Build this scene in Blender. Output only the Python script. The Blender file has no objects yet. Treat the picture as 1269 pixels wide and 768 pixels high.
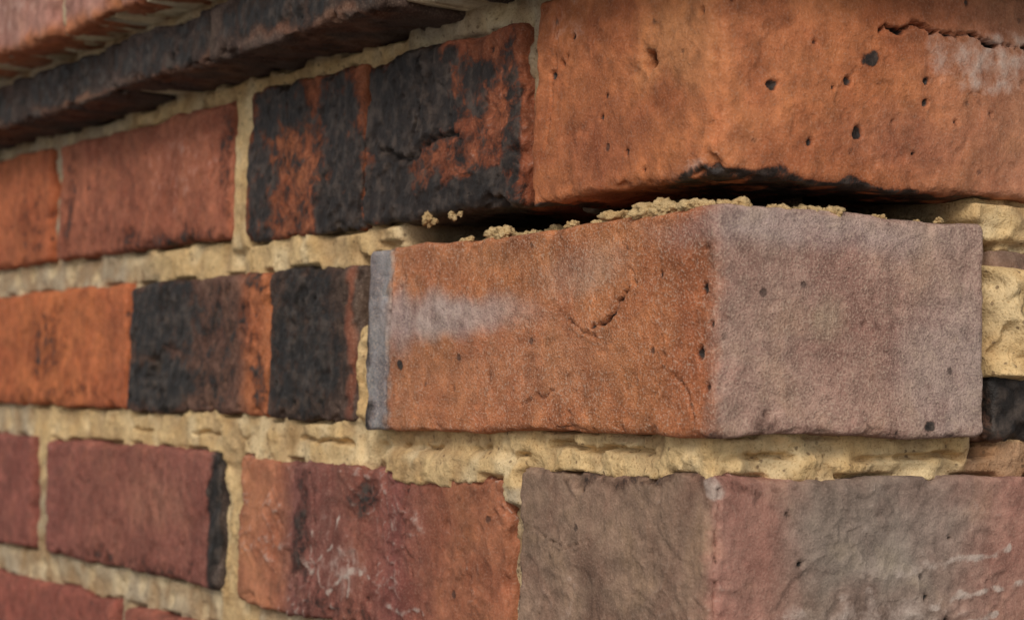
import bpy, math, numpy as np
from mathutils import Matrix, Vector
rng=np.random.RandomState(7)
GR=rng.normal(size=(512,3)); GR/=np.linalg.norm(GR,axis=1)[:,None]
PM=rng.permutation(512)
def perlin(p,seed=0):
    p=p+np.array([seed*17.31,seed*5.77,seed*9.13])
    i=np.floor(p).astype(np.int64); f=p-i; w=f*f*f*(f*(f*6-15)+10)
    out=np.zeros(len(p))
    for dx in (0,1):
        for dy in (0,1):
            for dz in (0,1):
                h=PM[(PM[(PM[(i[:,0]+dx)&511]+i[:,1]+dy)&511]+i[:,2]+dz)&511]
                g=GR[h]
                d=g[:,0]*(f[:,0]-dx)+g[:,1]*(f[:,1]-dy)+g[:,2]*(f[:,2]-dz)
                wx=w[:,0] if dx else 1-w[:,0]; wy=w[:,1] if dy else 1-w[:,1]; wz=w[:,2] if dz else 1-w[:,2]
                out+=d*wx*wy*wz
    return out*1.6
def fbm(p,wl,seed=0,octs=3,gain=0.5):
    o=0;a=1;t=0
    for k in range(octs):
        o=o+a*perlin(p/(wl/(2**k)),seed+k*3+1); t+=a; a*=gain
    return o/t
def sstep(a,b,x):
    t=np.clip((x-a)/(b-a),0,1); return t*t*(3-2*t)

def new_mesh_obj(name,V,F,attrs,mat,parent):
    me=bpy.data.meshes.new(name)
    me.vertices.add(len(V)); me.vertices.foreach_set('co',(V*0.001).astype(np.float32).ravel())
    n=len(F); me.loops.add(n*4); me.loops.foreach_set('vertex_index',F.astype(np.int32).ravel())
    me.polygons.add(n); me.polygons.foreach_set('loop_start',np.arange(0,n*4,4,dtype=np.int32))
    me.update(calc_edges=True)
    me.polygons.foreach_set('use_smooth',np.ones(n,dtype=bool))
    for k,c in attrs.items():
        a=me.attributes.new(k,'FLOAT_COLOR','POINT')
        c4=np.ones((len(V),4),dtype=np.float32); c4[:,:3]=c
        a.data.foreach_set('color',c4.ravel())
    me.validate(); me.materials.append(mat)
    ob=bpy.data.objects.new(name,me); bpy.context.scene.collection.objects.link(ob)
    if parent: ob.parent=parent
    return ob

def box_lattice(xs,ys,zs):
    NX,NY,NZ=len(xs),len(ys),len(zs)
    key=lambda i,j,k:(i*NY+j)*NZ+k
    Fs=[]
    def quads(A,rev):
        q=np.stack([A[:-1,:-1],A[1:,:-1],A[1:,1:],A[:-1,1:]],-1).reshape(-1,4)
        Fs.append(q[:,::-1] if rev else q)
    J,K=np.meshgrid(range(NY),range(NZ),indexing='ij'); quads(key(0,J,K),True); quads(key(NX-1,J,K),False)
    I,K=np.meshgrid(range(NX),range(NZ),indexing='ij'); quads(key(I,0,K),False); quads(key(I,NY-1,K),True)
    I,J=np.meshgrid(range(NX),range(NY),indexing='ij'); quads(key(I,J,0),True); quads(key(I,J,NZ-1),False)
    F=np.concatenate(Fs); u,inv=np.unique(F,return_inverse=True); inv=inv.reshape(F.shape)
    k=u%NZ; j=(u//NZ)%NY; i=u//(NZ*NY)
    return np.stack([xs[i],ys[j],zs[k]],-1),inv

def axis(a,b,res,fa=None,fb=None,coarse=5.0):
    fa=a if fa is None else max(a,fa); fb=b if fb is None else min(b,fb)
    parts=[]
    if fa>a: parts.append(np.linspace(a,fa,max(2,int((fa-a)/coarse)+1))[:-1])
    parts.append(np.linspace(fa,fb,max(2,int(round((fb-fa)/res))+1)))
    if fb<b: parts.append(np.linspace(fb,b,max(2,int((b-fb)/coarse)+1))[1:])
    return np.concatenate(parts)
def gaxis(a,b,c=14):
    return np.concatenate([[a,a+1.2,a+3],np.linspace(a+6,b-6,max(2,int((b-a)/c))),[b-3,b-1.2,b]])

def seg_dist(U,Z,pts):
    d=np.full(len(U),1e9)
    for (a,b),(c,e) in zip(pts[:-1],pts[1:]):
        vx,vz=c-a,e-b; L=vx*vx+vz*vz+1e-9
        t=np.clip(((U-a)*vx+(Z-b)*vz)/L,0,1)
        d=np.minimum(d,np.hypot(U-a-t*vx,Z-b-t*vz))
    return d

def brick_arrays(x,y,z,res,r0=2.2,chip=1.0,rough=1.0,cols=None,blobs=(),pits=(),cracks=(),seed=0,shift=(0,0),wrinkle=0.0,fineU=(-1e9,1e9),tilt=0,generic=False,grain=0.3,sag=0,drop=0,crest=0,npit=6,warp=1.0,streaks=()):
    if generic:
        xs,ys,zs=gaxis(*x),gaxis(*y),gaxis(*z)
    else:
        depth=14
        corner=x[1]>-1 and y[0]<1 
        if corner:
            xs=axis(x[0],x[1],res); ys=axis(y[0],y[1],res,y[0],min(y[1],fineU[1]))
        elif y[0]<50 and x[1]<0:
            xs=axis(x[0],x[1],res); ys=axis(y[0],y[1],res,y[0],y[0]+depth)
        else:
            ys=axis(y[0],y[1],res,y[0],min(y[1],fineU[1])); xs=axis(x[0],x[1],res,x[1]-depth,x[1])
        zs=axis(z[0],z[1],res)
    P,F=box_lattice(xs,ys,zs)
    so=seed*40.0
    Q=P+np.array([so,0,so*0.3])
    lo=np.array([x[0],y[0],z[0]]); hi=np.array([x[1],y[1],z[1]])
    nr=perlin(Q/14.,1); nr2=perlin(Q/5.,2)
    r=r0*(1+0.5*nr+0.4*nr2)+chip*6*np.clip(nr+0.5*nr2-0.30,0,1)
    r=r+crest*np.clip(1-np.hypot(P[:,0],P[:,1])/12,0,1)
    r=np.clip(r,0.8,10)[:,None]
    c=np.minimum(np.maximum(P,lo+r),hi-r)
    d=P-c; d/=np.maximum(np.linalg.norm(d,axis=1),1e-6)[:,None]
    U=P[:,0]+P[:,1]; Z=P[:,2]
    masks=np.zeros((len(P),3)); masks[:,2]=grain
    h=1.3*fbm(Q,38,5,2)+0.5*fbm(Q,9,11,2)*rough
    if not generic:
        h+=0.17*rough*fbm(Q,2.6,21,2)
        pn=perlin(Q/4.5,31); h-=1.6*rough*np.clip(pn-0.45,0,1)
        pn=perlin(Q/2.6,32); h-=1.5*np.clip(pn-0.55,0,1)
        fl=fbm(Q,26,35,3); e=sstep(0.17,0.20,fl); h-=0.7*rough*e
        fl=fbm(Q,15,36,3); e=sstep(0.27,0.30,fl); h-=0.6*rough*e
        rp=np.random.RandomState(seed+900); pits=list(pits)
        for q in range(npit):
            pits.append((rp.uniform(x[0] if x[0]<0 and y[0]<50 else y[0],min(130,y[1]) if x[1]>-1 else x[1]),rp.uniform(z[0]+4,z[1]-4),rp.uniform(0.7,1.4),rp.uniform(0.7,2.0)))
    if wrinkle:
        W=Q*np.array([1/15.,1/15.,1/8.]); W[:,2]+=Q[:,0]/30+Q[:,1]/30
        W=W+0.8*np.stack([perlin(Q/18,41),perlin(Q/18,42),perlin(Q/18,43)],-1)
        a1=np.clip(1-np.abs(perlin(W,44))*4,0,1)**2; a2=np.clip(1-np.abs(perlin(W*2.3,45))*3.5,0,1)**2
        lum=sstep(-0.25,0.35,perlin(Q/24,46))
        h+=wrinkle*lum*(1.0*a1+0.55*a2)
        masks[:,1]=np.clip(wrinkle*lum*(0.5*a2+0.35*a1),0,0.55)
    wu=U+warp*(3*perlin(Q/9,51)+7*perlin(Q/25,52)); wz=Z+warp*(3*perlin(Q/9,53)+6*perlin(Q/25,54))
    us=np.array([q[0] for q in cols],float); cs=np.array([q[1] for q in cols],float)
    uu=U+2.0*perlin(Q/7,81)+2.0*perlin(Q/3,82)
    base=np.stack([np.interp(uu,us,cs[:,k]) for k in range(3)],-1)
    base*= (1+0.30*fbm(Q,30,91,3))[:,None]
    for b in blobs:
        kind,bu,bz,ru,rz,amt=b
        dd=np.hypot((wu-bu)/ru,(wz-bz)/rz)
        if kind=='soot_shade': v=amt*sstep(1.45,0.45,dd); masks[:,0]=np.maximum(masks[:,0],v)
        elif kind=='pale': v=amt*sstep(1.25,0.5,dd); masks[:,1]=np.maximum(masks[:,1],v)
        else: v=amt*sstep(1.35,0.4,dd); base=base*(1-v[:,None])+np.array(kind)*v[:,None]
    for (pu,pz,pr,pd) in pits:
        dd=np.hypot(U-pu,(Z-pz))/pr*(1+0.45*perlin(Q/3,61)); h-=pd*sstep(1.15,0.55,dd)
        masks[:,0]=np.maximum(masks[:,0],min(1.,pd/2.2)*sstep(1.05,0.6,dd))  # shade inside the pits, painted via the dark mask channel
    for (pts,w,dp) in cracks:
        dd=seg_dist(U+1.2*perlin(Q/6,71)+0.8*perlin(Q/2,72),Z+1.5*perlin(Q/6,73)+.8*perlin(Q/2,74),pts)
        wv=np.maximum(w*(0.75+0.9*perlin(Q/5,75)),0.15)
        h-=dp*sstep(wv,wv*0.2,dd); masks[:,0]=np.maximum(masks[:,0],min(0.9,dp/3)*sstep(wv*0.8,wv*0.3,dd))  # crack interiors: occlusion painted as darker colour in the same channel
        h+=0.35*sstep(w*5,w,dd)*(dd>w)
    for (pts,w,am) in streaks:
        dd=seg_dist(U+2*perlin(Q/9,76),Z+2.*perlin(Q/9,77)+.6*perlin(Q/2.5,78),pts)
        v=am*sstep(w,w*0.2,dd)*(0.6+0.8*perlin(Q/4,79)); h+=0.3*v; masks[:,1]=np.maximum(masks[:,1],v)
    pos=c+d*r+d*h[:,None]
    if not generic:
        pos[:,0]+=1.3*perlin(Q/45,101); pos[:,2]+=1.3*perlin(Q/45,102)+0.6*perlin(Q/16,103)
    if sag: pos[:,2]-=sag*np.clip((-U-40)/60,0,1)*(Z<(z[0]+z[1])/2)
    if drop: pos[:,2]-=drop*np.clip(-P[:,0]/215,0,1)
    pos[:,0]+=shift[0]; pos[:,1]+=shift[1]
    if tilt: pos[:,1]+=tilt*(P[:,0]-x[0])/max(1,(x[1]-x[0]))
    return pos,F,base,masks

# ------------------------------------------------------------------ materials
def mat_new(name):
    m=bpy.data.materials.new(name); m.use_nodes=True; nt=m.node_tree
    for n in list(nt.nodes): nt.nodes.remove(n)
    o=nt.nodes.new('ShaderNodeOutputMaterial'); b=nt.nodes.new('ShaderNodeBsdfPrincipled'); nt.links.new(b.outputs[0],o.inputs[0])
    return m,nt,b
class N:
    def __init__(s,nt): s.nt=nt
    def link(s,a,b): s.nt.links.new(a,b)
    def put(s,sock,v):
        if hasattr(v,'is_output') or hasattr(v,'links'): s.link(v,sock)
        else: sock.default_value=v
    def noise(s,vec,scale,detail=4,rough=0.55,dist=0):
        n=s.nt.nodes.new('ShaderNodeTexNoise'); n.inputs['Scale'].default_value=scale; n.inputs['Detail'].default_value=detail
        n.inputs['Roughness'].default_value=rough; n.inputs['Distortion'].default_value=dist; s.link(vec,n.inputs['Vector']); return n.outputs['Fac']
    def vor(s,vec,scale,feat=None):
        n=s.nt.nodes.new('ShaderNodeTexVoronoi'); n.inputs['Scale'].default_value=scale; s.link(vec,n.inputs['Vector'])
        if feat: n.feature=feat
        return n
    def math(s,op,a,b=0.0,c=0.0):
        n=s.nt.nodes.new('ShaderNodeMath'); n.operation=op; s.put(n.inputs[0],a); s.put(n.inputs[1],b); s.put(n.inputs[2],c); return n.outputs[0]
    def ramp(s,x,a,b,c=0.0,d=1.0):
        n=s.nt.nodes.new('ShaderNodeMapRange'); n.interpolation_type='SMOOTHSTEP'; s.put(n.inputs[0],x)
        for k,v in zip((1,2,3,4),(a,b,c,d)): n.inputs[k].default_value=v
        return n.outputs[0]
    def mix(s,f,a,b,mode='MIX'):
        n=s.nt.nodes.new('ShaderNodeMix'); n.data_type='RGBA'; n.blend_type=mode; n.clamp_result=False
        s.put(n.inputs[0],f)
        for i,v in ((6,a),(7,b)):
            if isinstance(v,tuple): n.inputs[i].default_value=(*v,1)
            else: s.link(v,n.inputs[i])
        return n.outputs[2]
    def attr(s,name):
        n=s.nt.nodes.new('ShaderNodeAttribute'); n.attribute_name=name; return n.outputs['Color']
    def sep(s,c):
        n=s.nt.nodes.new('ShaderNodeSeparateColor'); s.link(c,n.inputs[0]); return n.outputs
    def scalec(s,c,f):
        n=s.nt.nodes.new('ShaderNodeVectorMath'); n.operation='SCALE'; s.link(c,n.inputs[0]); s.put(n.inputs[3],f); return n.outputs[0]
    def coord(s):
        t=s.nt.nodes.new('ShaderNodeTexCoord'); oi=s.nt.nodes.new('ShaderNodeObjectInfo')
        m=s.nt.nodes.new('ShaderNodeVectorMath'); m.operation='MULTIPLY_ADD'
        cb=s.nt.nodes.new('ShaderNodeCombineXYZ')
        for i in range(3): s.link(oi.outputs['Random'],cb.inputs[i])
        s.link(cb.outputs[0],m.inputs[0]); m.inputs[1].default_value=(7,3,5); s.link(t.outputs['Object'],m.inputs[2]); return m.outputs[0]
    def bump(s,h,dist,normal=None,strength=1.0):
        n=s.nt.nodes.new('ShaderNodeBump'); n.inputs['Distance'].default_value=dist; n.inputs['Strength'].default_value=strength; s.link(h,n.inputs['Height'])
        if normal: s.link(normal,n.inputs['Normal'])
        return n.outputs[0]

def brick_material():
    m,nt,b=mat_new('fired_brick'); g=N(nt); v=g.coord()
    base=g.attr('base'); mk=g.sep(g.attr('masks')); soot_shade,pale,grain=mk[0],mk[1],mk[2]  # first channel: scorch soot plus the painted shade of pits and cracks
    nA=g.noise(v,45,3,0.6,0.4); nB=g.noise(v,170,4,0.6); nC=g.noise(v,1400,2,0.6)
    c=g.scalec(base,g.math('MULTIPLY_ADD',nB,1.5,0.28))
    c=g.mix(g.ramp(nA,0.42,0.66,0,0.6),c,g.mix(1.0,c,(0.72,0.60,0.60),'MULTIPLY'))
    c=g.mix(g.ramp(nA,0.48,0.30,0,0.5),c,g.mix(1.0,c,(1.18,1.18,1.04),'MULTIPLY'))
    gf=g.math('MULTIPLY',g.ramp(nC,0.50,0.70),grain)
    c=g.mix(g.math('MULTIPLY',gf,0.55),c,(0.56,0.41,0.31))
    df=g.math('MULTIPLY',g.ramp(nC,0.48,0.32),g.math('MULTIPLY_ADD',grain,0.38,0.12))
    c=g.mix(df,c,g.mix(1.0,c,(0.42,0.36,0.34),'MULTIPLY'))
    vo=g.vor(v,130); sp=g.math('MULTIPLY',g.ramp(g.math('ADD',vo.outputs['Distance'],g.math('MULTIPLY',nB,0.3)),0.36,0.24),g.ramp(g.sep(vo.outputs['Color'])[0],0.88,0.92))
    c=g.mix(g.math('MULTIPLY',sp,0.7),c,(0.05,0.033,0.028))
    pf=g.ramp(g.math('ADD',pale,g.math('MULTIPLY',g.math('SUBTRACT',nB,0.5),1.3)),0.25,0.85,0,0.85)
    c=g.mix(pf,c,g.mix(nC,(0.28,0.21,0.17),(0.60,0.49,0.42)))
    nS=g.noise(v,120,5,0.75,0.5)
    st=g.math('ADD',soot_shade,g.math('MULTIPLY',g.math('SUBTRACT',nS,0.5),1.7))
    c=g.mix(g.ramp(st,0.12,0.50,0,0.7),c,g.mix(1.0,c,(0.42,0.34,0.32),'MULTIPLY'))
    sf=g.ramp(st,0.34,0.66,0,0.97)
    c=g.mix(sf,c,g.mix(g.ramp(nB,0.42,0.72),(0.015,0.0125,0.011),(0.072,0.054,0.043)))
    g.link(c,b.inputs['Base Color'])
    b.inputs['Specular IOR Level'].default_value=0.25
    g.put(b.inputs['Roughness'],g.ramp(sf,0,1,0.92,0.55))
    h=g.math('ADD',g.math('MULTIPLY',nB,0.7),g.math('MULTIPLY',nC,g.math('MULTIPLY_ADD',grain,0.24,0.08)))
    h=g.math('SUBTRACT',h,g.math('MULTIPLY',sp,0.25))
    g.link(g.bump(h,0.0016),b.inputs['Normal'])
    return m
def mortar_material():
    m,nt,b=mat_new('lime_mortar'); g=N(nt); v=g.coord()
    base=g.attr('base')
    nA=g.noise(v,60,3,0.6); nB=g.noise(v,260,4,0.65); nC=g.noise(v,1200,2,0.65)
    c=g.scalec(base,g.math('MULTIPLY_ADD',nB,0.8,0.6))
    c=g.mix(g.ramp(nA,0.42,0.68,0,0.65),c,g.mix(1.0,c,(0.80,0.70,0.58),'MULTIPLY'))
    c=g.mix(g.ramp(nC,0.48,0.30,0,0.65),c,g.mix(1.0,c,(0.52,0.42,0.30),'MULTIPLY'))
    vo=g.vor(v,420); sp=g.math('MULTIPLY',g.ramp(vo.outputs['Distance'],0.35,0.2),g.ramp(g.sep(vo.outputs['Color'])[0],0.84,0.9))
    c=g.mix(g.math('MULTIPLY',sp,0.7),c,(0.12,0.07,0.04))
    g.link(c,b.inputs['Base Color']); b.inputs['Roughness'].default_value=0.95; b.inputs['Specular IOR Level'].default_value=0.15
    h=g.math('ADD',g.math('MULTIPLY',nB,0.55),g.math('MULTIPLY',nC,0.35))
    g.link(g.bump(h,0.0014),b.inputs['Normal'])
    return m
MB=brick_material(); MM=mortar_material()

wall=bpy.data.objects.new('brick_wall',None); bpy.context.scene.collection.objects.link(wall)

# ------------------------------------------------------------------ colours
ORG=(0.41,0.138,0.054); ORD=(0.33,0.10,0.044); RED=(0.24,0.085,0.058); PUR=(0.20,0.08,0.064)
BRN=(0.25,0.16,0.11); MAU=(0.355,0.225,0.175); GRY=(0.25,0.235,0.235); PNK=(0.38,0.19,0.145); DRK=(0.06,0.044,0.037)
CREAM=(0.66,0.465,0.235); GREY=(0.42,0.34,0.24)
rects=[]
bi=0
def add_brick(a,b,z0,z1,cols,p=0,corner=None,res=1.0,loose=False,**k):
    global bi; bi+=1
    if corner: x=(-corner[0],0);y=(0,corner[1]);a,b=-corner[0],corner[1]; sh=(p,-p)
    elif b<=0: x=(a,b);y=(0,102);sh=(0,-p)
    else: x=(-102,0);y=(a,b);sh=(p,0)
    if 'shift' in k: sh=k.pop('shift')
    if isinstance(cols[0],float): cols=[(0,cols)]
    rects.append((a,b,z0,z1,p))
    k.setdefault('seed',bi)
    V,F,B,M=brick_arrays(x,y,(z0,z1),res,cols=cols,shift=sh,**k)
    if k.get('generic'): return V,F,B,M
    return new_mesh_obj('loose_brick' if loose else 'brick',V,F,{'base':B,'masks':M},MB,None if loose else wall)

# ---- row with the big corner brick at the top
add_brick(0,0,64,130,[(-110,ORG),(-30,ORG),(10,(0.43,0.155,0.065)),(60,ORG),(120,(0.38,0.165,0.09)),(215,ORD)],p=1.5,corner=(100,215),res=0.7,fineU=(0,132),r0=3.4,chip=1.3,sag=3,rough=0.6,crest=4,npit=16,
  blobs=[('pale',106,108,28,12,0.5),('soot_shade',40,63,80,3.5,0.7),('soot_shade',-85,62,30,4,0.6),('pale',-78,118,12,16,0.3),((0.27,0.085,0.04),-60,80,30,14,0.6),((0.50,0.22,0.09),-20,105,24,14,0.6),((0.29,0.11,0.065),70,80,30,10,0.5),('soot_shade',58,105,4,3,0.85),('pale',-15,66,14,4,0.4)],
  pits=[(-34.5,101,3.2,9),(20,92,1.9,1.8),(53,81,1.9,1.8),(-88,104,1.6,2),(-60,88,1.2,1.6),(34,76,1.5,1.5),(80,92,1.5,1.6),(-12,118,1.4,1.6),(48,96,1.6,1.2),(-45,75,1.2,1.5)],
  cracks=[([(60,112.5),(74,114.5),(86,113),(97,114.5),(108,112),(125,113)],1.0,5.0),([(-84,126),(-88,100),(-91,80)],0.7,1.0)])
add_brick(-222,-110,63,124.5,(0.30,0.095,0.044),res=0.85,r0=3.0,chip=1.8,wrinkle=0.6,rough=1.0,
  blobs=[('soot_shade',-192,106,46,24,1.0),('soot_shade',-205,76,26,18,0.85),('soot_shade',-160,67,60,12,0.9),('soot_shade',-142,108,26,14,0.6),('soot_shade',-116,90,8,34,0.65),('soot_shade',-160,92,60,40,0.40),('pale',-132,72,8,4,0.6)],
  cracks=[([(-210,92),(-188,84),(-165,92),(-150,90)],1.3,2.6),([(-170,70),(-150,76),(-135,74)],0.8,1.2),([(-180,124),(-176,104),(-186,90)],.7,1.4)])
add_brick(-328,-224,62,125,(0.30,0.10,0.045),res=0.95,r0=2.8,chip=1.3,wrinkle=0.3,rough=1.0,
  blobs=[('soot_shade',-244,100,24,28,0.8),('soot_shade',-243,74,26,20,0.85),('soot_shade',-315,85,14,50,0.7),('soot_shade',-300,114,34,14,0.75),('soot_shade',-280,85,60,50,0.42)],
  cracks=[([(-290,120),(-286,95),(-292,75)],.8,1.2)])
add_brick(-563,-346,65,124,(0.32,0.105,0.057),res=1.2,r0=3.2,chip=1.2,blobs=[('soot_shade',-420,68,70,8,0.45),('pale',-400,100,50,24,0.25),('soot_shade',-545,90,10,30,0.4),((0.22,0.07,0.04),-480,90,40,30,0.5),('soot_shade',-350,100,8,30,0.4)])
add_brick(-780,-576,65,125,(0.39,0.115,0.047),res=1.6,r0=3,blobs=[('soot_shade',-600,80,30,30,.3)])
# ---- row with the loose brick
add_brick(0,0,-10,55.5,[(-215,GRY),(-198,GRY),(-195.5,(0.30,0.2,0.15)),(-192,(0.42,0.165,0.075)),(-120,(0.44,0.16,0.064)),(-40,(0.43,0.16,0.064)),(-6,(0.39,0.135,0.057)),(-1,(0.35,0.17,0.11)),(4,MAU),(60,(0.355,0.215,0.165)),(110,(0.335,0.225,0.18))],
  corner=(214,103),shift=(7,-5),res=0.7,loose=True,r0=2.2,chip=1.1,rough=0.45,grain=1.0,seed=40,drop=3.5,npit=5,warp=0.45,
  blobs=[((0.44,0.35,0.315),-150,30,52,7.5,0.85),('pale',-168,30,28,5,0.3),((0.40,0.33,0.31),-188,28,10,12,0.6),((0.44,0.31,0.23),-70,42,26,8,0.4),((0.50,0.24,0.14),-100,15,50,25,0.25),((0.30,0.13,0.06),-110,50,60,6,.4),('soot_shade',-188,13,2.5,2,0.9),('soot_shade',80,-5,2.2,1.6,0.8),((0.28,0.15,0.115),60,24,32,18,0.4),((0.38,0.31,0.28),90,10,22,26,0.4),((0.40,0.33,0.31),30,50,60,7,0.45),('soot_shade',-211,-4,7,6,0.55),('soot_shade',-214,25,3,40,0.5),('soot_shade',50,-9,70,3,0.35),((0.42,0.34,0.22),42,22,7,7,.3)],
  pits=[(-8,14,2.0,2.2),(-3,22,1.6,1.8),(-6,33,1.5,1.6),(-150,5,1.5,0.8),(20,-4,1.6,.8),(-198,38,2,0.8),(-5,44,1.2,1),(-4,4,1.4,1.2),(-185,44,1.2,1.5)],
  cracks=[([(-65,22),(-56,24),(-49,28),(-44,34)],1.0,2.8),([(-40,34),(-44,40)],.6,1.2),([(-20,8),(-12,2),(-8,-6)],0.6,1.2),([(-194,55),(-195,30),(-197,-8)],1.0,1.0),([(-105,-2),(-85,3)],.6,1.0),([(-75,26),(-68,22),(-60,20)],.6,1.2),([(-30,0),(-24,12),(-27,20)],.5,.8)])
add_brick(-304,-225,-11,49.5,(0.085,0.055,0.042),res=0.9,r0=3.2,chip=1.5,rough=1.2,blobs=[('soot_shade',-270,22,40,40,0.66),((0.30,0.09,0.045),-229,20,5,34,0.6)])
add_brick(-460,-305.5,-10,49.5,[(-460,(0.12,0.075,0.055)),(-335,(0.16,0.08,0.055)),(-322,(0.36,0.12,0.05)),(-306,(0.36,0.12,0.05))],res=1.1,r0=3.0,chip=1.0,rough=1.1,
  blobs=[('soot_shade',-430,35,70,22,0.72),('soot_shade',-425,5,60,14,0.85),('soot_shade',-370,20,60,36,0.42),('soot_shade',-315,5,10,14,.5),('soot_shade',-315,45,10,8,.5)],pits=[(-427,8,8,4.5)])
add_brick(-680,-464,-9,50,[(-680,(0.38,0.105,0.04)),(-560,(0.47,0.145,0.05)),(-466,(0.41,0.12,0.047))],res=1.5,r0=3,blobs=[('soot_shade',-575,22,30,20,0.42),('soot_shade',-560,-5,100,8,0.3)])
add_brick(107.5,323,-12,49,(0.21,0.13,0.09),res=1.0,fineU=(0,132),r0=4,chip=2.2,blobs=[('soot_shade',122,4,26,24,0.95)],pits=[(113,25,7,5)])
# ---- row below
add_brick(0,0,-87,-22.5,[(-110,BRN),(-20,(0.25,0.16,0.11)),(-3,(0.26,0.16,0.11)),(2,(0.36,0.185,0.14)),(20,(0.34,0.175,0.13)),(38,(0.235,0.17,0.13)),(82,(0.225,0.165,0.13)),(112,(0.30,0.16,0.12)),(215,RED)],corner=(105,215),res=0.75,fineU=(0,132),r0=2.6,chip=1.2,rough=0.75,wrinkle=0.6,seed=60,npit=8,
  blobs=[('pale',-2,-26,6,3,0.8),('pale',60,-72,44,16,0.5),('soot_shade',-30,-24,60,3,0.4),((0.30,0.25,0.205),65,-42,36,16,0.6),('pale',-80,-60,25,20,0.2),((0.34,0.16,0.09),-60,-80,30,14,0.5),((0.17,0.125,0.10),50,-35,22,14,.5)],
  streaks=[([(50,-58),(80,-50),(115,-45)],2,.9),([(40,-80),(75,-72),(110,-66)],2.5,.9),([(60,-68),(95,-58),(125,-56)],1.6,.9),([(8,-60),(25,-68),(44,-70)],1.5,.7),([(70,-84),(100,-78),(125,-76)],2,.9)],
  cracks=[([(2,-26),(1,-60),(3,-86)],0.7,1.2),([(-104,-40),(-80,-46),(-60,-44)],.4,.8)])
add_brick(-329,-112,-87,-27,[(-329,(0.39,0.16,0.08)),(-290,(0.37,0.14,0.075)),(-275,PUR),(-215,RED),(-190,(0.22,0.075,0.06)),(-150,(0.31,0.115,0.06)),(-114,(0.35,0.13,0.065))],res=0.9,r0=3.0,chip=1.6,wrinkle=1.0,
  blobs=[('pale',-235,-68,26,14,0.4),('pale',-250,-50,8,20,0.3),('pale',-165,-45,14,8,0.25),('soot_shade',-270,-50,10,24,0.5),('soot_shade',-215,-40,14,10,0.5),('soot_shade',-240,-82,40,6,.4)],
  streaks=[([(-262,-70),(-246,-60),(-236,-46)],1.8,.9),([(-250,-80),(-225,-66),(-212,-68)],2,.9),([(-240,-56),(-228,-62),(-226,-76)],1.5,.9),([(-205,-72),(-190,-78),(-170,-76)],1.5,.8),([(-262,-60),(-250,-74),(-238,-84)],1.5,.9)],
  cracks=[([(-262,-30),(-256,-55),(-262,-84)],.9,1.5),([(-180,-30),(-186,-46),(-176,-64)],.8,1.4)])
add_brick(-571,-351,-84,-25.5,[(-571,(0.24,0.08,0.06)),(-480,RED),(-362,(0.24,0.085,0.062)),(-356,DRK),(-351,DRK)],res=1.3,r0=3.2,wrinkle=0.4,blobs=[('soot_shade',-353,-50,7,34,0.8),('soot_shade',-460,-80,120,6,0.35),((0.36,0.16,0.10),-420,-50,40,14,0.4)])
add_brick(-800,-594,-84,-25,(0.24,0.078,0.057),res=1.8,r0=3)
add_brick(-460,-250,-158,-100,(0.27,0.088,0.057),res=1.5,r0=3)
add_brick(-690,-470,-158,-99,(0.26,0.078,0.054),res=1.5,r0=3)
# ---- projecting tile course
TP=25
tl=[(-150,0),(-300,-153),(-412,-303),(-560,-417),(-640,-563),(-800,-643)]
for n_,(a,b) in enumerate(tl):
    cdk=[DRK,(0.085,0.056,0.043),(0.07,0.05,0.042)][n_%3]
    add_brick(a,b,132.5-(n_%2),155,cdk,p=TP+(n_*7%4)*2.0,res=1.2,r0=2.6,chip=2.2,rough=1.6,npit=0,blobs=[('soot_shade',(a+b)/2,144,90,12,0.55),((0.22,0.10,0.055),(a+b)/2+20,133,60,2.5,0.5)],**({'corner':(150,215)} if b==0 else {}))
for n_,(a,b) in enumerate([(-215,0),(-330,-225),(-432,-340),(-548,-444),(-770,-559)]):
    add_brick(a,b,160,222,PNK if n_!=4 else (0.32,0.14,0.10),p=45+(n_%2)*2,res=1.8,r0=3.4,chip=1.8,rough=1.4,npit=0,**({'corner':(215,102)} if b==0 else {}),
       blobs=[('pale',(a+b)/2,190,60,22,0.35),((0.42,0.15,0.06),(a+b)/2,157,300,9,0.9)])

# ---- rest of the wall, plainer bricks joined as one part
gen=[]
def addgen(a,b,z0,z1,p,corner=None):
    c=[ORD,RED,(0.28,0.10,0.05),PUR,(0.33,0.12,0.055),(0.25,0.09,0.06),DRK][rng.randint(7)]
    gen.append(add_brick(a,b,z0,z1,tuple(float(q) for q in c),p=p,corner=corner,generic=True,r0=2.5))
def run_left(st,z0,z1,p,ph):
    u=st
    while u>-1590:
        L=215 if ph else 102; ph=not ph; e=max(u-L,-1600)
        if u-e>30: addgen(e,u,z0,z1,p)
        u=e-10
def run_right(st,z0,z1,p,ph):
    u=st
    while u<890:
        L=215 if ph else 102; ph=not ph; e=min(u+L,900)
        if e-u>30: addgen(u,e,z0,z1,p)
        u=e+10
run_left(-790,65,125,0,False); run_right(225,65,128,0,False)
run_left(-690,-9,50,0,False); run_right(333,-10,50,0,False)
run_left(-810,-84,-25,0,True); run_right(225,-85,-25,0,False)
run_left(-700,-158,-99,0,False); addgen(0,0,-158,-99,0,corner=(240,102)); run_right(112,-158,-99,0,True)
run_left(-803,133,155,TP,True); run_right(225,133,155,TP,True)
run_left(-780,160,222,45,True); run_right(112,160,222,45,True)
z=-232; par=True
while z>-1480:
    addgen(0,0,z,z+60,0,corner=(102,215) if par else (215,102))
    run_left(-112 if par else -225,z,z+60,0,par); run_right(225 if par else 112,z,z+60,0,not par)
    par=not par; z-=74
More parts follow.
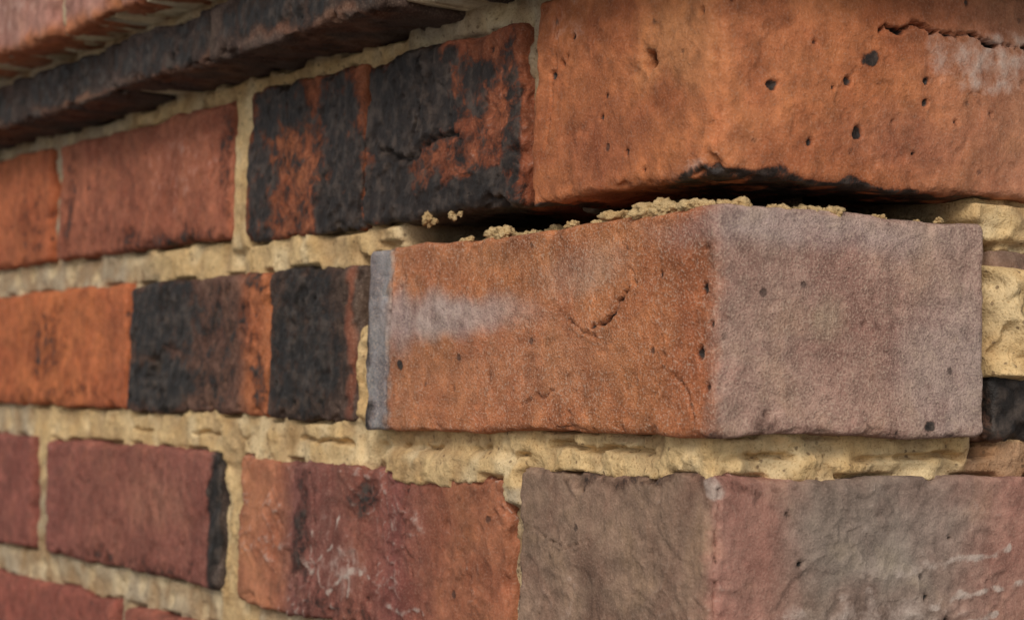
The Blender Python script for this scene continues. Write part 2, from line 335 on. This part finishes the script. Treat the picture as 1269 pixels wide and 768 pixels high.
for zz,pp in ((232,45),(306,45)):
    addgen(0,0,zz,zz+64,pp,corner=(102,215) if pp and zz==232 else (215,102))
    run_left(-112 if zz==232 else -225,zz,zz+64,pp,zz==232); run_right(225 if zz==232 else 112,zz,zz+64,pp,zz!=232)
off=0;Vs=[];Fs=[];Bs=[];Ms=[]
for V,F,B,M in gen:
    Vs.append(V);Fs.append(F+off);Bs.append(B);Ms.append(M);off+=len(V)
new_mesh_obj('surrounding_brickwork',np.concatenate(Vs),np.concatenate(Fs),{'base':np.concatenate(Bs),'masks':np.concatenate(Ms)},MB,wall)

# ------------------------------------------------------------------ mortar sheet
Us=np.concatenate([np.arange(-1600,-720,8.),np.arange(-720,-330,1.3),np.arange(-330,133,0.75),np.arange(133,901,8.)])
Zs=np.concatenate([np.arange(-1500,-125,8.),np.arange(-125,175,0.75),np.arange(175,372,8.)])
Ug,Zg=np.meshgrid(Us,Zs,indexing='ij'); U=Ug.ravel(); Z=Zg.ravel()
sd=np.full(len(U),1e9); bp=np.zeros(len(U))
for (a,b,z0,z1,p) in rects:
    d=np.maximum(np.maximum(a-U,U-b),np.maximum(z0-Z,Z-z1)); m=d<sd; sd[m]=d[m]; bp[m]=p
P3=np.stack([U,np.zeros(len(U)),Z],-1)
n1=fbm(P3,24,201,2); n2=fbm(P3,9,211,2); n3=fbm(P3,2.4,221,2); n5=perlin(P3/13.,241)
cr=sstep(0.0,0.4,perlin(P3/16.,255))
crumb=(0.2+0.8*cr)*(1.2*np.abs(perlin(P3/4.6,251))+0.8*np.abs(perlin(P3/2.1,252)))
def box(u0,u1,z0,z1,s=5):
    return sstep(-s,s,np.minimum(np.minimum(U-u0+5*n2+3*n1,u1-U+5*n2-3*n1),(np.minimum(Z-z0,z1-Z)+2*n2)*2))
rec=4.6+2.2*n1+1.0*n2+0.4*n3-crumb+4.0*np.clip(n5-0.2,0,1)
pz=np.where(Z>160,45.,np.where(Z>135,TP,0.)); 
rec=rec-pz
def setw(w,val):
    global rec; rec=rec*(1-w)+w*val
setw(box(-222,100,-25,-8,4),1.6+1.9*n2+3.2*n1+0.6*n3-crumb+9*np.clip(n5-0.25,0,1))
setw(box(-200,-113,-31,-20,4),-0.6+1.4*n2-crumb)
setw(box(-330,-197,47,66,4),2.6+1.4*n2+2.6*n1-crumb)
setw(box(-440,-225,-30,-8,4),2.6+1.3*n2+2.2*n1-crumb)
setw(box(-226,-213,-10,27,3),0.8+5*n2-1.6*crumb)
setw(box(-226,-213,27,52,2),14.)
setw(box(100,150,51,68,3),1+3.5*n2-crumb)
setw(box(-349,-323,60,128,3),2.5+1.4*n2-crumb)
setw(box(-380,-120,124,134,3),4+3*n2-crumb)
# open joints
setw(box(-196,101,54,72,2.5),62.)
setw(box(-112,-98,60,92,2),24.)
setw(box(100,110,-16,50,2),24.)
dline=np.abs(Z-(-16.5+2.2*perlin(P3/22.,271)+1.0*perlin(P3/6.,272))); setw(sstep(1.2,0.4,dline)*sstep(0.0,0.25,perlin(P3/20.,273)+0.2)*(U>-90)*(U<98),rec+5)
dline=np.abs(Z-(-18.5+1.8*perlin(P3/15.,274)+1.0*perlin(P3/5.,275))); setw(sstep(1.1,0.3,dline)*sstep(0.05,0.25,perlin(P3/16.,276)+0.1)*(U<-90)*(U>-460),rec+4)
gap=(sstep(1.6,0.4,sd)*sstep(0.0,0.25,perlin(P3/18.,261))); rec=rec+4.5*gap
over=-1.4-2.6*n2-1.8*n1
ins=sstep(over,over-1.6,sd)
lump=box(104,121,8,43,2.5); sm1=box(-192,-150,-32,-22,3); sm2=box(-117,-104,-36,-22,3)
setw(lump,-3.8+9*n2+7*n1-2.6*crumb+.8*n3); setw(sm1,-1.2+1.5*n2-crumb); setw(sm2,-1.0+1.5*n2-crumb)
ins=ins*(1-np.clip((lump+sm1+sm2)*1.5,0,1))
rec=rec*(1-ins)+ins*np.maximum(rec,(13-bp))
f=np.clip(1-np.abs(U)/30,0,1)
X=np.where(U<0,U-rec*f,-rec); Y=np.where(U<0,rec,U+rec*f)
V=np.stack([X,Y,Z],-1)
nu,nz=len(Us),len(Zs); I=np.arange(nu*nz).reshape(nu,nz)
F=np.stack([I[:-1,:-1],I[1:,:-1],I[1:,1:],I[:-1,1:]],-1).reshape(-1,4)
cm=np.clip(0.2+1.6*box(-470,-200,45,130,10)+1.6*box(-600,140,-45,0,10)+box(-232,-205,-12,50,4)+box(-352,-318,-100,130,5)+box(88,140,-20,75,5)+0.5*n1,0,1)
cm*=1-0.8*box(-114,-104,-90,-30,3)
cm*=1-0.75*box(-114,-96,60,135,3)
cm*=1-0.6*box(-800,-440,40,70,12)
col=np.array(GREY)*(1-cm[:,None])+np.array(CREAM)*cm[:,None]
dirt=np.clip(0.15+1.6*n1+0.9*n2,0,0.7)*(1-0.3*cm)
col=col*(1-dirt[:,None])+np.array((0.34,0.215,0.115))*dirt[:,None]
lt=np.clip(1.5*n5+0.4*n2-0.15,0,0.55); col=col*(1-lt[:,None])+np.array((0.74,0.59,0.36))*lt[:,None]
cw=np.clip((U-96)/5,0,1)*np.clip((-9-Z)/3,0,1)*0.85; col=col*(1-cw[:,None])+np.array((0.36,0.20,0.12))*cw[:,None]
deep=sstep(8,20,rec+pz)[:,None]*0.75; col=col*(1-deep)+np.array((0.10,0.07,0.045))*deep   # shade inside the open joints, painted into the mortar colour
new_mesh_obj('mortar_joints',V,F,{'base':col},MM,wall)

# mortar crumbs lying on the loose brick / hanging in the gap
Vc=[];Fc=[];off=0
import bmesh
bm=bmesh.new(); bmesh.ops.create_icosphere(bm,subdivisions=4,radius=1)
IV=np.array([v.co[:] for v in bm.verts]); IF=np.array([[l.index for l in f.verts]for f in bm.faces]); bm.free()
crumbs=[]
for u0,u1,n,rz in ((-60,-3,26,2.2),(-2,50,26,2.0),(-142,-108,18,2.5),(-62,-24,12,3.0),(-100,-60,8,1.4),(-190,-140,10,1.2),(50,90,8,1.1)):
    for q in range(n):
        u=rng.uniform(u0,u1); dep=rng.uniform(2.5,20); r=rng.uniform(0.8,rz)
        x,y=(u+7,-5+dep) if u<0 else (7-dep,u-5)
        crumbs.append((x,y,55.3+r*0.4-3.5*max(0,-u)/215,r*rng.uniform(1,2.2),r*rng.uniform(1,1.8),r))
for u,zz,r in ((-172,62.6,2.4),(-155,62.8,1.7),(-168,61.5,1.1),(-150,63,0.9)): crumbs.append((u,1.5,zz,r,r*0.8,r))
for (x,y,zz,a,b,c) in crumbs:
    Q=IV*1.0+rng.uniform(0,90,3)
    k=1+0.6*perlin(Q*1.1,3)+0.4*perlin(Q*2.7,5)+0.2*perlin(Q*6,7)
    Vc.append(IV*k[:,None]*np.array([a,b,c])+np.array([x,y,zz])); Fc.append(IF+off); off+=len(IV)
me=bpy.data.meshes.new('mortar_crumbs'); VV=np.concatenate(Vc)*0.001
me.from_pydata(VV.tolist(),[],np.concatenate(Fc).tolist()); me.polygons.foreach_set('use_smooth',np.ones(len(me.polygons),dtype=bool))
a=me.attributes.new('base','FLOAT_COLOR','POINT'); c4=np.ones((len(VV),4),dtype=np.float32); c4[:,:3]=(0.52,0.37,0.19); a.data.foreach_set('color',c4.ravel())
me.materials.append(MM); ob=bpy.data.objects.new('mortar_crumbs',me); bpy.context.scene.collection.objects.link(ob); ob.parent=wall

# coping
m,nt,b=mat_new('coping_stone'); g=N(nt); v=g.coord(); n=g.noise(v,60,6,0.6); g.link(g.mix(n,(0.22,0.2,0.17),(0.42,0.39,0.34)),b.inputs['Base Color']); b.inputs['Roughness'].default_value=.9; g.link(g.bump(n,.003),b.inputs['Normal'])
def prim_box(name,x,y,z,mat,parent):
    V=np.array([(a,b_,c) for a in x for b_ in y for c in z],float)
    F=np.array([(0,1,3,2),(4,6,7,5),(0,4,5,1),(2,3,7,6),(0,2,6,4),(1,5,7,3)])
    o=new_mesh_obj(name,V,F,{},mat,parent); o.data.polygons.foreach_set('use_smooth',np.zeros(6,dtype=bool))
    bv=o.modifiers.new('bevel','BEVEL'); bv.width=0.006; bv.segments=3; return o
prim_box('coping',(-1610,75),(-75,150),(378,440),m,wall)
prim_box('coping_return',(-150,74),(153,905),(378,440),m,wall)

# ground
m,nt,b=mat_new('paving'); g=N(nt); v=g.coord(); n=g.noise(v,3,8,0.6); n2_=g.noise(v,90,4,.6)
c=g.mix(n,(0.13,0.12,0.11),(0.24,0.22,0.2)); c=g.mix(g.ramp(n2_,.4,.6,0,.4),c,(0.09,0.085,0.08)); g.link(c,b.inputs['Base Color']); b.inputs['Roughness'].default_value=.9
V=np.array([(-3e5,-3e5,-1490),(3e5,-3e5,-1490),(3e5,3e5,-1490),(-3e5,3e5,-1490)],float)
new_mesh_obj('ground',V,np.array([[0,1,2,3]]),{},m,None)

# ------------------------------------------------------------------ light
w=bpy.data.worlds.new('World'); bpy.context.scene.world=w; w.use_nodes=True; nt=w.node_tree
bg=nt.nodes['Background']; sky=nt.nodes.new('ShaderNodeTexSky'); sky.sky_type='NISHITA'; sky.sun_disc=False
EL,AZ=math.radians(32),math.radians(132)
sky.sun_elevation=EL; sky.sun_rotation=AZ
hs=nt.nodes.new('ShaderNodeHueSaturation'); hs.inputs['Saturation'].default_value=0.12
nt.links.new(sky.outputs[0],hs.inputs['Color']); nt.links.new(hs.outputs[0],bg.inputs[0]); bg.inputs[1].default_value=0.13
sd_=Vector((math.sin(AZ)*math.cos(EL),math.cos(AZ)*math.cos(EL),math.sin(EL)))
L=bpy.data.lights.new('sun','SUN'); L.energy=1.8; L.angle=math.radians(18); L.color=(1,0.93,0.84)
so=bpy.data.objects.new('sun',L); bpy.context.scene.collection.objects.link(so); so.rotation_euler=sd_.to_track_quat('Z','Y').to_euler()

# ------------------------------------------------------------------ camera
FW=Vector((-0.855,0.518,0)).normalized(); UP=Vector((0,0,1)); RT=FW.cross(UP).normalized()
pt=math.radians(2.31); rl=math.radians(1.0)
fwd=FW*math.cos(pt)+UP*math.sin(pt); up=RT.cross(fwd).normalized()
rt2=RT*math.cos(rl)+up*math.sin(rl); up2=up*math.cos(rl)-RT*math.sin(rl)
cd=bpy.data.cameras.new('camera'); co=bpy.data.objects.new('camera',cd); bpy.context.scene.collection.objects.link(co)
M=Matrix((rt2,up2,-fwd)).transposed().to_4x4(); M.translation=Vector((0.494,-0.367,0)); co.matrix_world=M
cd.sensor_width=36; cd.lens=75.26; cd.clip_start=0.02; cd.clip_end=1000
cd.dof.use_dof=True; cd.dof.focus_distance=0.67; cd.dof.aperture_fstop=20
sc=bpy.context.scene; sc.camera=co
sc.view_settings.view_transform='Standard'; sc.view_settings.look='None'; sc.view_settings.exposure=0
